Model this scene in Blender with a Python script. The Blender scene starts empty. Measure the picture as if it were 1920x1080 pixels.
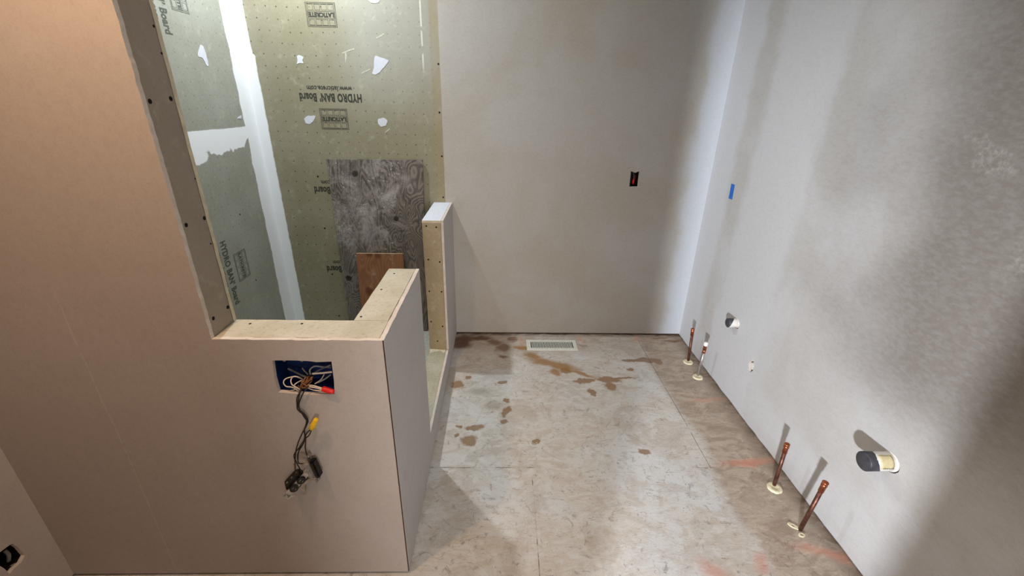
import bpy, bmesh, math, random
from mathutils import Vector, Matrix
random.seed(7)
S = bpy.context.scene
COL = S.collection

# ------------------------------------------------------------------ camera
FPX, PITCH, YAW, ROLL, CAMH = 807.86, 0.4065, 0.0300, -0.0226, 1.5
cy, sy, cp, sp = math.cos(YAW), math.sin(YAW), math.cos(PITCH), math.sin(PITCH)
F_ = Vector((sy * cp, cy * cp, -sp)); R_ = Vector((cy, -sy, 0)); D_ = F_.cross(R_)
cr, sr = math.cos(ROLL), math.sin(ROLL)
R2 = R_ * cr + D_ * sr; D2 = D_ * cr - R_ * sr
cam = bpy.data.cameras.new('camera'); camo = bpy.data.objects.new('camera', cam); COL.objects.link(camo)
cam.sensor_width = 36; cam.lens = FPX / 1920 * 36; cam.clip_start = 0.02
Mc = Matrix((R2, -D2, -F_)).transposed().to_4x4(); Mc.translation = Vector((0, 0, CAMH))
camo.matrix_world = Mc
S.camera = camo

# ------------------------------------------------------------------ exposure, world, lamps
S.view_settings.view_transform = 'Standard'; S.view_settings.look = 'None'
S.view_settings.gamma = 1; S.view_settings.use_curve_mapping = False
S.view_settings.exposure = 0.17
w = bpy.data.worlds.new('world'); S.world = w; w.use_nodes = True
w.node_tree.nodes['Background'].inputs[0].default_value = (0.9, 0.95, 1, 1)
w.node_tree.nodes['Background'].inputs[1].default_value = 0.05
def lamp(name, kind, loc, col, power, size, aim=None, **kw):
    l = bpy.data.lights.new(name, kind); l.color = col; l.energy = power
    if kind == 'AREA': l.shape = 'DISK'; l.size = size
    else: l.shadow_soft_size = size
    for k, v in kw.items(): setattr(l, k, v)
    o = bpy.data.objects.new(name, l); COL.objects.link(o); o.location = loc
    if aim: o.rotation_euler = (Vector(aim) - Vector(loc)).to_track_quat('-Z', 'Y').to_euler()
    return o
lamp('shower_light', 'AREA', (-0.98, 2.31, 2.57), (0.88, 0.95, 1.0), 24, 0.07, (-0.98, 2.31, 0))
lamp('recessed_light', 'SPOT', (-0.78, 0.56, 2.17), (1.0, 0.66, 0.41), 35.5, 0.045, (-0.72, 0.60, 0), spot_size=math.radians(160), spot_blend=1.0)
# work light standing in the next room, shining in through the doorway behind the camera
lamp('work_light', 'SPOT', (-1.0, -1.9, 0.80), (0.86, 0.92, 1.0), 810, 0.07, (1.279, 2.6, 0.35),
     spot_size=math.radians(52), spot_blend=0.85)
lamp('ceiling_fill', 'AREA', (0.25, 0.35, 2.58), (1.0, 0.95, 0.90), 7, 0.5, (0.25, 0.35, 0))  # unseen soft fill, added to raise the ambient level
# added unseen fill, soft, sent through the doorway to lift the room
lamp('hall_fill', 'AREA', (0.35, -2.6, 1.25), (1.0, 0.96, 0.92), 66, 1.1, (0.1, 0, 0.9))

# ------------------------------------------------------------------ dimensions (metres)
YB, XR, YF, XP, HP, YE, T = 2.6634, 1.2793, 0.9821, -0.3017, 0.924, 1.5092, 0.1119
XJ, XS, YE2, HC, XL, H = -0.7409, -1.4013, 2.2183, 0.1452, -1.424, 2.60
BD = 0.0127      # board thickness
YBACK = -0.15    # wall behind the camera
DX0, DX1, DH = -0.225, 0.414, 2.03      # doorway in it
GAP = 0.012      # boards stop short of the floor
SF = 0.035       # shower floor height

def at(u, v, ax, val):
    "the point where pixel (u, v) of the photo meets the plane coordinate[ax] = val"
    d = R2 * ((u - 960) / FPX) + D2 * ((v - 540) / FPX) + F_
    o = Vector((0, 0, CAMH)); return o + d * ((val - o[ax]) / d[ax])

# ------------------------------------------------------------------ shader helper
def lin(c):
    if isinstance(c, str):
        c = c.lstrip('#'); c = [int(c[i:i + 2], 16) / 255 for i in (0, 2, 4)]
    return tuple((x / 12.92 if x <= .04045 else ((x + .055) / 1.055) ** 2.4) for x in c) + (1,)
class G:
    def __init__(s, name, rough=0.8, metal=0.0, spec=0.3):
        s.m = bpy.data.materials.new(name); s.m.use_nodes = True; s.t = s.m.node_tree
        s.b = s.t.nodes['Principled BSDF']
        s.b.inputs['Roughness'].default_value = rough; s.b.inputs['Metallic'].default_value = metal
        s.b.inputs['Specular IOR Level'].default_value = spec
        s.P = s.n('ShaderNodeTexCoord').outputs['Object']
        s.x = s.y = s.z = None
    def n(s, t, ins=None, **p):
        nd = s.t.nodes.new(t)
        for k, v in p.items(): setattr(nd, k, v)
        for k, v in (ins or {}).items(): s.put(nd.inputs[k], v)
        return nd
    def put(s, sock, v):
        if isinstance(v, bpy.types.NodeSocket): s.t.links.new(v, sock)
        else:
            if sock.type == 'VECTOR' and isinstance(v, tuple): v = v[:3]
            sock.default_value = v
    def xyz(s):
        if s.x is None:
            q = s.n('ShaderNodeSeparateXYZ', {0: s.P}); s.x, s.y, s.z = q.outputs
        return s.x, s.y, s.z
    def math(s, op, a, b=0.0, c=0.0, clamp=False):
        return s.n('ShaderNodeMath', {0: a, 1: b, 2: c}, operation=op, use_clamp=clamp).outputs[0]
    def noise(s, scale, detail=4, rough=0.55, vec=None, dist=0.0, stretch=None, color=False):
        v = vec or s.P
        if stretch: v = s.n('ShaderNodeVectorMath', {0: v, 1: stretch}, operation='MULTIPLY').outputs[0]
        nd = s.n('ShaderNodeTexNoise', {'Vector': v, 'Scale': scale, 'Detail': detail, 'Roughness': rough, 'Distortion': dist})
        return nd.outputs['Color' if color else 'Fac']
    def ramp(s, f, a, b, lo=0.0, hi=1.0, smooth=True):
        return s.n('ShaderNodeMapRange', {'Value': f, 'From Min': a, 'From Max': b, 'To Min': lo, 'To Max': hi},
                   interpolation_type='SMOOTHSTEP' if smooth else 'LINEAR').outputs[0]
    def mix(s, f, a, b, mode='MIX'):
        if isinstance(a, str): a = lin(a)
        if isinstance(b, str): b = lin(b)
        nd = s.n('ShaderNodeMix', data_type='RGBA', blend_type=mode)
        s.put(nd.inputs[0], f); s.put(nd.inputs[6], a); s.put(nd.inputs[7], b)
        return nd.outputs[2]
    def mul(s, a, b): return s.math('MULTIPLY', a, b)
    def mx(s, a, b): return s.math('MAXIMUM', a, b)
    def warp(s, scale, amt, detail=3):
        c = s.noise(scale, detail, color=True)
        c = s.n('ShaderNodeVectorMath', {0: c, 1: (.5, .5, .5)}, operation='SUBTRACT').outputs[0]
        c = s.n('ShaderNodeVectorMath', {0: c, 1: (amt, amt, amt)}, operation='MULTIPLY').outputs[0]
        return s.n('ShaderNodeVectorMath', {0: s.P, 1: c}, operation='ADD').outputs[0]
    def blob(s, vec, c, r, ang=0.0, axis=2, soft=0.25):
        e = [0, 0, 0]; e[axis] = ang
        m = s.n('ShaderNodeMapping', {'Vector': vec, 'Location': tuple(c), 'Rotation': tuple(e), 'Scale': tuple(r)}, vector_type='TEXTURE').outputs[0]
        l = s.n('ShaderNodeVectorMath', {0: m}, operation='LENGTH').outputs['Value']
        return s.ramp(l, 1 + soft, 1 - soft)
    def col(s, c): s.put(s.b.inputs['Base Color'], lin(c) if isinstance(c, str) else c)
    def bump(s, f, strength=0.2, dist=0.002):
        nd = s.n('ShaderNodeBump', {'Height': f, 'Strength': strength, 'Distance': dist})
        s.t.links.new(nd.outputs[0], s.b.inputs['Normal'])
def plain(name, c, rough=0.6, metal=0.0, spec=0.4, var=0.12, scale=60):
    g = G(name, rough, metal, spec)
    f = g.noise(scale, 3)
    c = lin(c) if isinstance(c, str) else c
    d = tuple(x * (1 - var) for x in c[:3]) + (1,); e = tuple(min(1, x * (1 + var)) for x in c[:3]) + (1,)
    g.col(g.mix(g.ramp(f, .3, .7), d, e)); return g.m

# --- painted / skimmed drywall; bands: list of (axis, edge, width, side) of joint compound, with beam light painted into the corner ones
def drywall(name, base, mud, bands=(), blots=(), fine=(9, 9, 3), big=1.6, amt=0.5, bare=None):
    g = G(name, 0.75, 0, 0.25); X = g.xyz()
    n1 = g.noise(big, 4, .6, dist=.4); n2 = g.noise(14, 5, .65, stretch=fine, dist=.2)
    n3 = g.noise(230, 2, .7)
    m = g.ramp(n1, .42, .68, 0, amt)
    wob = g.mul(g.math('SUBTRACT', g.noise(5, 3), .5), .16)
    for ax, a, b, k in bands:      # centre line a, half width b, strength k
        d = g.math('ABSOLUTE', g.math('SUBTRACT', X[ax], a))
        m = g.mx(m, g.ramp(g.math('ADD', d, wob), b + .05, b - .05, 0, k))
    c = g.mix(m, base, mud)
    if name.startswith('front'):
        d = g.math('ABSOLUTE', g.math('ADD', g.math('SUBTRACT', X[0], -1.083), g.mul(g.math('SUBTRACT', n1, .5), .03)))
        c = g.mix(g.mul(g.ramp(d, .0025, .0008), g.mul(g.ramp(X[2], 1.15, .95), g.ramp(n2, .3, .5, .0, .2))), c, '#e0d6cc')
    if bare: c = g.mix(bare(g, X, n1, n2), c, '#7d766f')  # darker colour painted where the work light's beam falls off
    c = g.mix(g.ramp(n2, .35, .75, 0, .12), c, mud)
    c = g.mix(g.ramp(n2, .52, .3, 0, .07), c, '#6d645c')
    if blots:
        wv = g.warp(18, .09, 5)
        q = None
        for bc, br, ang, ax in blots:
            k = g.blob(wv, bc, br, ang, ax, .5); q = k if q is None else g.mx(q, k)
        c = g.mix(g.mul(q, g.ramp(g.noise(60, 4, .7), .42, .72, 0, .32)), c, '#c9c5bd')
    c = g.mix(g.ramp(n3, .35, .65, 0, .07), c, '#55504a')
    g.col(c)
    g.bump(g.math('ADD', g.mul(n2, .5), g.mul(n3, .3)), .12, .0010)
    return g.m
PRIMER, MUD = '#b5aca4', '#cfcfd2'
M = {}
M['dry_back'] = drywall('back_drywall_paint', '#b2aba1', '#c2c5ca', [(0, XR, .15, 1.0), (2, 1.22, .05, .08)],  # corner band: compound, its colour also brightened to stand for the beam
    [((0.98, YB, 1.56), (.10, .1, .02), 0, 1), ((0.42, YB, 1.58), (.03, .1, .04), 0, 1), ((0.30, YB, .10), (.10, .1, .10), .5, 1), ((1.0, YB, 1.7), (.06, .1, .02), 0, 1)], fine=(5, 5, 7), amt=.35)
def falloff_right(g, X, n1, n2):     # beam falloff painted in as a darker patch, high and near
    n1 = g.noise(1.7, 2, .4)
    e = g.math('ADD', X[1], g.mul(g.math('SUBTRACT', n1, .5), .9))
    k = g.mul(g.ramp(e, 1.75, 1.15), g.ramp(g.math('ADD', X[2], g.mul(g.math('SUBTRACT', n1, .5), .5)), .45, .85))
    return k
M['dry_right'] = drywall('right_drywall_paint', '#b3afab', '#c9c9cc', [(1, YB, .26, .75), (1, 2.02, .24, .6), (2, .14, .08, .4)],  # band by the corner is compound plus painted beam brightness
    [((XR, 0.93, 1.22), (.1, .06, .10), .4, 0), ((XR, 1.15, 1.4), (.1, .08, .03), .6, 0)], fine=(4, 3, 6), bare=falloff_right)
M['dry_front'] = drywall('front_drywall_paint', '#aba19a', '#bcb5af', [], fine=(6, 6, 5), amt=.35)
M['dry_half'] = drywall('half_wall_drywall_paint', '#b9b5b3', '#c6c4c5', [], fine=(6, 3, 6), amt=.4)
M['dry_left'] = drywall('left_drywall_paint', '#b3aaa3', '#c4bdb6', [(1, YF, .04, .5)], fine=(6, 6, 5), amt=.35)
M['gyps'] = drywall('cut_gypsum_edge', '#cfc2b6', '#e2dad0', [], fine=(8, 8, 8), big=20)
M['ceil'] = plain('ceiling_paint', '#d8d6d0', .8)
M['core'] = plain('dark_gap_framing', '#3a2418', .9)
M['black'] = plain('black_hole', '#0a0908', .9, var=.3)

# --- foam core backer board, olive, with printed dot grid
def board(name, base, alt, ax0, ax1, pitch=.0565, dots=True, off=(0, 0), dotc='#4d4233', mudm=None, speck=.25):
    g = G(name, .55, 0, .35); X = g.xyz()
    n1 = g.noise(5, 5, .6); n2 = g.noise(90, 3, .7); n3 = g.noise(26, 4, .6)
    c = g.mix(g.ramp(n1, .35, .68), base, alt)
    c = g.mix(g.ramp(n2, .5, .72, 0, speck), c, '#55523c')
    c = g.mix(g.ramp(n3, .55, .8, 0, .3), c, '#cfcbb4')
    if dots:
        jit = g.noise(3, 0, color=False)
        fr = []
        cells = []
        for k, a in enumerate((ax0, ax1)):
            s = g.math('DIVIDE', g.math('ADD', X[a], off[k] + 10 * pitch), pitch)
            s = g.math('ADD', s, g.mul(g.math('SUBTRACT', jit, .5), .5))
            cells.append(g.math('FLOOR', s))
            fr.append(g.math('SUBTRACT', g.math('FRACT', s), .5))
        d = g.math('SQRT', g.math('ADD', g.mul(fr[0], fr[0]), g.mul(fr[1], fr[1])))
        cv = g.n('ShaderNodeCombineXYZ', {0: cells[0], 1: cells[1]}).outputs[0]
        wn = g.n('ShaderNodeTexWhiteNoise', {'Vector': cv}, noise_dimensions='2D').outputs['Value']
        k = g.mul(g.ramp(d, .085, .035), g.ramp(wn, 0, 1, .45, 1))
        c = g.mix(k, c, dotc)
    if mudm: c = mudm(g, X, c)
    g.col(c); g.bump(n2, .15, .001)
    return g.m
def mud_back(g, X, c):
    n = g.noise(9, 5, .65)
    wob = g.mul(g.math('SUBTRACT', n, .5), .02)
    # corner tape on the back board, edge gets wider lower down
    e = g.math('ADD', XS + .048, g.mul(g.ramp(X[2], 1.72, 1.70), .012))
    k = g.ramp(g.math('SUBTRACT', g.math('ADD', X[0], wob), e), .004, -.004)
    # white scuffs in the upper right of the board
    sc = g.noise(7, 6, .75, stretch=(1.2, 1, 2.4), dist=1.5)
    up = g.mul(g.ramp(X[2], 1.25, 1.75), g.ramp(X[0], -1.0, -.7))
    k2 = g.mul(g.mul(g.ramp(sc, .58, .74), up), .35)
    # scraped vertical line near the right edge
    l = g.ramp(g.math('ABSOLUTE', g.math('SUBTRACT', g.math('ADD', X[0], g.mul(wob, .15)), -.435)), .006, .002)
    l = g.mul(l, g.mul(g.ramp(X[2], 1.60, 1.72), g.ramp(g.noise(40, 3), .42, .5)))
    c = g.mix(g.mul(up, .42), c, '#b4b6b2')
    c = g.mix(g.mx(k2, g.mul(l, .8)), c, '#dcdccf')
    # brown strip by the screws
    c = g.mix(g.mul(g.ramp(X[0], -.40, -.385), g.ramp(n, .3, .6, .1, .5)), c, '#9c8a68')
    return g.mix(k, c, '#eef1f4')
def mud_left(g, X, c):
    n = g.noise(9, 5, .65); n2 = g.noise(5, 3)
    wob = g.mul(g.math('SUBTRACT', n, .5), .04)
    k = g.ramp(g.math('ADD', X[1], wob), YB - .128, YB - .12)
    ztop = g.math('ADD', g.math('ADD', X[2], g.mul(wob, .3)), 0)
    kb = g.mul(g.ramp(ztop, 1.352, 1.347), g.ramp(g.math('ADD', X[2], g.mul(g.math('SUBTRACT', n2, .5), .25)), 1.242, 1.25))
    kr = g.blob(g.warp(14, .03, 3), (XS, 2.10, 1.235), (.1, .075, .03), 0, 0, .1)
    k = g.mx(k, g.mx(kb, kr))
    return g.mix(k, c, '#eef1f4')
M['bd_back'] = board('olive_backer_board', '#8d876f', '#96907b', 0, 2, off=(.02, .01), mudm=mud_back)
M['bd_left'] = board('grey_green_backer_board', '#97988c', '#a0a197', 1, 2, mudm=mud_left, dotc='#77776a')
M['bd_cap'] = board('dusty_backer_board_cap', '#b0a68f', '#c3bba9', 0, 1, dots=False, speck=.3)
M['bd_jamb'] = board('jamb_backer_board', '#94897a', '#9b9082', 1, 2, dots=False, speck=.15)
M['bd_stub'] = board('stub_backer_board', '#a08f74', '#ab9a80', 0, 2, pitch=.03, off=(.005, 0), dotc='#7a6a4c')
M['bd_curb'] = board('curb_backer_board', '#a19d86', '#b8b4a2', 0, 1, dots=False, speck=.5)
M['compound'] = plain('white_joint_compound', '#cfd1da', .7, var=.04)
M['smear'] = plain('thin_compound_smear', '#bcbaa8', .7, var=.15, scale=150)
M['bd_pan'] = plain('shower_pan_membrane', '#a8aba0', .7)
M['edge'] = plain('board_cut_edge', '#cdc3ab', .8, scale=40)
M['ink'] = plain('grey_print_ink', '#3c3a33', .8, var=.3, scale=200)
M['ink_left'] = plain('pale_print_ink', '#55584f', .8, var=.3, scale=200)

# --- subfloor
def floor_mat():
    g = G('plaster_dusted_subfloor', .8, 0, .25); X = g.xyz()
    nb = g.noise(2.2, 5, .6, dist=.5); nm = g.noise(11, 6, .7, stretch=(.7, 1.6, 1), dist=1.2)
    nf = g.noise(42, 5, .7, stretch=(.6, 1.4, 1), dist=1.5); ng = g.noise(160, 3, .7)
    c = g.mix(g.ramp(nm, .38, .62), '#c2b8ad', '#cdc9c3')
    c = g.mix(g.ramp(nb, .45, .65, 0, .8), c, '#cfd0d0')
    brown = g.mix(g.ramp(nm, .35, .65), '#94816f', '#b5a390')
    # bare brown strip by the right wall, by the back wall and near the camera on the right
    s1 = g.ramp(g.math('ADD', X[0], g.mul(g.math('SUBTRACT', nb, .5), .2)), .93, 1.0)
    s2 = g.ramp(g.math('ADD', X[1], g.mul(g.math('SUBTRACT', nm, .5), .25)), 2.36, 2.5, 0, .55)
    s3 = g.mul(g.ramp(g.math('ADD', g.math('SUBTRACT', X[0], X[1]), g.mul(nb, .5)), -.1, .5), .75)
    bm = g.mx(g.mx(s1, s2), s3)
    c = g.mix(g.mul(bm, .85), c, brown)
    c = g.mix(g.ramp(nf, .54, .70, 0, .5), c, '#81756a')
    c = g.mix(g.mul(g.ramp(g.noise(17, 5, .75, dist=2), .56, .66), .55), c, '#75695c')
    c = g.mix(g.mul(g.ramp(g.noise(4.5, 6, .7, dist=1), .48, .62), .45), c, '#a89b8c')
    c = g.mix(g.ramp(nf, .42, .34, 0, .35), c, '#d6d0c6')
    c = g.mix(g.ramp(ng, .55, .75, 0, .25), c, '#7b6d5f')
    # darker brown towards the right and back walls
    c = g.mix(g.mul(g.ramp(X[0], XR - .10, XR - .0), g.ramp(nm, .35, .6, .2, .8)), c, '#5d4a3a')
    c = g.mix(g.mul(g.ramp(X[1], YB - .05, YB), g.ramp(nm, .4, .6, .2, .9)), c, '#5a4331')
    W = g.warp(28, .05, 5); W2 = g.warp(12, .07, 4)
    def st(u, v, rx, ry, ang=0, wv=W, soft=.22):
        p = at(u, v, 2, 0); return g.blob(wv, (p.x, p.y, 0), (rx, ry, .2), ang, 2, soft)
    def add(lst, colr, k, wv=W, soft=.22):
        nonlocal c
        q = None
        for a in lst:
            b = st(*a, wv=wv, soft=soft); q = b if q is None else g.mx(q, b)
        c = g.mix(g.mul(q, k), c, colr)
    # dry brown spills
    add([(858, 721, .035, .04, .5), (878, 708, .016, .018), (943, 717, .032, .014), (890, 802, .05, .022, .1), (879, 826, .037, .036, .3),
         (949, 771, .022, .045, -.5), (945, 790, .018, .018), (861, 799, .016, .012), (858, 816, .015, .012), (949, 751, .022, .02),
         (1005, 828, .018, .013), (1208, 847, .03, .022), (1060, 696, .03, .03), (1111, 736, .02, .035, .4), (1182, 693, .022, .02)],
        '#8a6b4b', .85)
    add([(1095, 714, .07, .022, .1), (1142, 712, .075, .03, 0), (1144, 724, .035, .04), (1160, 709, .10, .008, .1)], '#8f6d4d', .85)
    add([(1185, 676, .07, .018, 0), (1212, 675, .07, .028, -.1), (1233, 678, .03, .04, .2)], '#8a6e59', .85)
    add([(1000, 668, .06, .03, -.5), (1025, 680, .12, .04, -.35), (1048, 686, .12, .035, -.4), (1042, 697, .035, .035), (1080, 697, .12, .016, -.5),
         (980, 653, .07, .025, -.3)], '#96692f', .8, W2, .5)
    add([(870, 637, .09, .06, .4), (900, 634, .09, .035, 0), (866, 646, .07, .05, 0)], '#5b3217', .85, W2, .5)
    add([(926, 642, .05, .03), (943, 652, .045, .05, .3), (960, 636, .03, .03), (945, 668, .03, .02), (1262, 640, .05, .02), (1240, 634, .06, .01)], '#6e4521', .7, W2, .5)
    add([(925, 760, .04, .03), (900, 735, .06, .03), (1017, 717, .012, .008), (1090, 648, .04, .01, -.3), (1282, 723, .06, .02, -.5), (1240, 700, .03, .02), (985, 733, .02, .01)], '#8c8272', .5, W2, .6)
    # orange chalk marks
    add([(1325, 750, .10, .016, .1), (978, 640, .012, .07, 0), (1089, 637, .016, .05, .1), (1193, 636, .018, .05, -.4), (1415, 866, .12, .02, .15)], '#cf9078', .4, W, .7)
    add([(1395, 868, .10, .02, .1), (1560, 1040, .06, .02, -.3), (1525, 1033, .06, .02, -.3), (1425, 1056, .02, .03, -.6), (1340, 1072, .05, .03, -.6)], '#d08069', .4, W2, .8)
    # sheet joints
    br = g.noise(6, 4, .7)
    def line(ax, a, wd, lo, hi, other, thr=.40):
        nonlocal c
        wb = g.mul(g.math('SUBTRACT', g.noise(3, 2), .5), .012)
        d = g.math('ABSOLUTE', g.math('SUBTRACT', g.math('ADD', X[ax], wb), a))
        k = g.mul(g.ramp(d, wd, wd * .4), g.ramp(br, thr, thr + .08, .15, 1))
        k = g.mul(k, g.mul(g.ramp(X[other], lo - .01, lo + .01), g.ramp(X[other], hi + .01, hi - .01)))
        c = g.mix(g.mul(k, .75), c, '#4c4137')
    line(0, .963, .0022, 1.45, 2.6, 1); line(1, 1.451, .0025, -.35, .16, 0, .42); line(1, 1.451, .002, .9, 1.3, 0, .45)
    line(0, .148, .0025, -1.7, 1.40, 1, .48)
    g.col(c); g.bump(g.math('ADD', g.mul(nf, .6), g.mul(nm, .8)), .5, .002)
    return g.m
M['floor'] = floor_mat()

def plywood_dark():
    g = G('weathered_plywood', .8, 0, .25); X = g.xyz()
    v = g.n('ShaderNodeVectorMath', {0: g.P, 1: (3.0, 1, 1.1)}, operation='MULTIPLY').outputs[0]
    n = g.noise(1.9, 2, .45, vec=v, dist=.6)
    r = g.math('SINE', g.mul(n, 230))
    c = g.mix(g.ramp(r, -1.2, 1.2), '#57504c', '#82786f')
    c = g.mix(g.ramp(g.noise(50, 4, .7, stretch=(1, 1, .4)), .45, .75, 0, .5), c, '#3c3531')
    dz = g.mul(g.ramp(X[2], .35, .8, .3, 1), g.ramp(X[0], -.50, -.66, .15, 1))
    wh = g.mul(g.ramp(g.noise(7, 6, .75, dist=.6), .42, .66), dz)
    c = g.mix(g.mul(wh, .75), c, '#b9b1ae')
    sp = g.mul(g.ramp(g.noise(70, 4, .8), .58, .66), g.ramp(g.noise(6, 3), .48, .58))
    c = g.mix(g.mul(g.mul(sp, dz), .9), c, '#e0dcd8')
    for u, vv, r_ in [(665, 326, .018), (743, 410, .016), (655, 521, .02)]:
        p = at(u, vv, 1, YB - .02)
        c = g.mix(g.mul(g.blob(g.warp(20, .01), (p.x, p.y, p.z), (r_, .2, r_), 0, 1, .3), .85), c, '#1d1a18')
    g.col(c); g.bump(r, .2, .001); return g.m
M['ply'] = plywood_dark()
def ply_red():
    g = G('reddish_plywood', .7, 0, .3)
    v = g.n('ShaderNodeVectorMath', {0: g.P, 1: (5.0, 1, .8)}, operation='MULTIPLY').outputs[0]
    n = g.noise(2.2, 2, .45, vec=v, dist=.4); r = g.math('SINE', g.mul(n, 90))
    c = g.mix(g.ramp(r, -1, 1), '#8a5d40', '#996b4b')
    c = g.mix(g.ramp(g.noise(9, 5, .7), .56, .72, 0, .6), c, '#c2ada0')
    for u, vv, r_ in [(690, 478, .02), (707, 481, .02), (693, 545, .025)]:
        p = at(u, vv, 1, YB - .06)
        c = g.mix(g.mul(g.blob(g.warp(14, .03), (p.x, p.y, p.z), (r_, .2, r_), 0, 1, .5), .7), c, '#57290f')
    g.col(c); return g.m
M['ply2'] = ply_red()
M['ply_edge'] = plain('plywood_cut_edge', '#c9a77c', .8)
M['copper'] = plain('copper', '#b4694a', .33, .9, var=.25, scale=40)
M['copper_d'] = plain('tarnished_copper', '#6b473a', .45, .75, var=.4, scale=60)
M['copper_glare'] = plain('painted_copper_glare', '#b9b3b3', .3, .8, var=.25, scale=70)  # copper pipe with glare put into a pale silvery colour
M['chrome'] = plain('zinc_metal', '#b6b2ac', .35, .9, var=.2)
M['foam'] = plain('cream_foam', '#ded2b2', .85, var=.1, scale=50)
M['pvc'] = plain('white_pvc', '#d9d3cb', .35, var=.05)
M['pvc_y'] = plain('cream_pvc', '#c4b58c', .45, var=.06)
M['rubber'] = plain('dark_grey_rubber_cap', '#3b3a3f', .45, var=.2, scale=40)
M['regwhite'] = plain('white_register_enamel', '#dcdcd2', .35, var=.05)
M['blue'] = plain('blue_electrical_plastic', '#092454', .45, var=.15)
M['tape'] = plain('blue_painter_tape', '#2262b8', .7, var=.12, scale=120)
M['red'] = plain('red_wire_nut_plastic', '#d2221f', .4, var=.1)
M['yellow'] = plain('yellow_wire_nut_plastic', '#e7b820', .4, var=.08)
M['wire_w'] = plain('white_wire_insulation', '#d9c8b4', .5, var=.08)
M['wire_b'] = plain('black_wire_insulation', '#1e1512', .5, var=.2)
M['wire_g'] = plain('bare_copper_wire', '#a9764c', .4, .7, var=.25)
M['wire_gr'] = plain('grey_cable_sheath', '#84837e', .5, var=.12)
M['blackp'] = plain('black_device_plastic', '#11100f', .35, var=.3)
M['clearp'] = plain('pale_grey_plastic', '#8f8a84', .3, var=.25, scale=90)
M['wtape'] = plain('white_thread_tape', '#e6e2dd', .6, var=.05)

# ------------------------------------------------------------------ mesh helpers
def link(name, me, mats, parent=None):
    o = bpy.data.objects.new(name, me); COL.objects.link(o)
    for m in (mats if isinstance(mats, (list, tuple)) else [mats]): me.materials.append(m)
    if parent: o.parent = parent
    return o
def bmo(name, bm, mats, parent=None, smooth=False):
    bmesh.ops.recalc_face_normals(bm, faces=bm.faces)
    me = bpy.data.meshes.new(name); bm.to_mesh(me); bm.free()
    if smooth:
        for p in me.polygons: p.use_smooth = True
    return link(name, me, mats, parent)
def tag(o, label=None, cat=None, group=None, kind=None):
    if label: o['label'] = label
    if cat: o['category'] = cat
    if group: o['group'] = group
    if kind: o['kind'] = kind
    return o
def empty(name, loc=(0, 0, 0)):
    "things keep their parts in world coordinates, so the empty's offset is undone in each part"
    o = bpy.data.objects.new(name, None); COL.objects.link(o); o.location = loc; o.empty_display_size = .05
    return o
def under(root, *objs):
    for o in objs:
        o.parent = root; o.matrix_parent_inverse = Matrix.Translation(root.location).inverted()
def box(bm, a, b):
    xs, ys, zs = zip(a, b)
    vs = [bm.verts.new((x, y, z)) for x in xs for y in ys for z in zs]
    for f in ((0, 1, 3, 2), (4, 6, 7, 5), (0, 4, 5, 1), (2, 3, 7, 6), (0, 2, 6, 4), (1, 5, 7, 3)):
        bm.faces.new([vs[i] for i in f])
    return vs
def boxo(name, a, b, mat, parent=None, bev=0.0):
    bm = bmesh.new(); box(bm, a, b)
    if bev: bmesh.ops.bevel(bm, geom=bm.edges[:], offset=bev, segments=2, affect='EDGES')
    return bmo(name, bm, mat, parent)
AX = {0: (1, 2), 1: (0, 2), 2: (0, 1)}
def v3(ax, p, val):
    q = [0, 0, 0]; q[ax] = val; q[AX[ax][0]] = p[0]; q[AX[ax][1]] = p[1]; return Vector(q)
def jag(loop, step=.02, amp=.0015, edges=None):
    out = []
    n = len(loop)
    for i in range(n):
        a = Vector(loop[i]); b = Vector(loop[(i + 1) % n]); out.append(a)
        if edges is None or i in edges:
            L = (b - a).length; k = max(1, int(L / step)); nr = Vector((-(b - a).y, (b - a).x)).normalized()
            for j in range(1, k):
                out.append(a.lerp(b, (j + random.uniform(-.3, .3)) / k) + nr * random.uniform(-amp, amp))
    return out
def slab(name, ax, val, th, outer, holes=(), mats=None, parent=None):
    "sheet with a real thickness: face at coordinate val, extends by th (signed) away from it; material 0 faces, 1 cut edges"
    bm = bmesh.new(); es = []
    for lp in [outer] + list(holes):
        vs = [bm.verts.new(v3(ax, p, val)) for p in lp]
        es += [bm.edges.new((vs[i], vs[(i + 1) % len(vs)])) for i in range(len(vs))]
    r = bmesh.ops.triangle_fill(bm, edges=es, use_beauty=True, use_dissolve=False)
    fs = [f for f in r['geom'] if isinstance(f, bmesh.types.BMFace)]
    e = bmesh.ops.extrude_face_region(bm, geom=fs)
    mv = Vector((0, 0, 0)); mv[ax] = th
    bmesh.ops.translate(bm, verts=[v for v in e['geom'] if isinstance(v, bmesh.types.BMVert)], vec=mv)
    bmesh.ops.recalc_face_normals(bm, faces=bm.faces)
    bm.normal_update()
    if isinstance(mats, (list, tuple)) and len(mats) > 1:
        for f in bm.faces:
            if abs(f.normal[ax]) < .5: f.material_index = 1
    return bmo(name, bm, mats, parent)
def rect(a, b, c, d): return [(a, c), (b, c), (b, d), (a, d)]
def circ(cx, cz, rx, rz, n=28, jit=0.0, rot=0.0):
    o = []
    for i in range(n):
        t = 2 * math.pi * i / n; k = 1 + random.uniform(-jit, jit)
        x, z = rx * math.cos(t) * k, rz * math.sin(t) * k
        o.append((cx + x * math.cos(rot) - z * math.sin(rot), cz + x * math.sin(rot) + z * math.cos(rot)))
    return o
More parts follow.
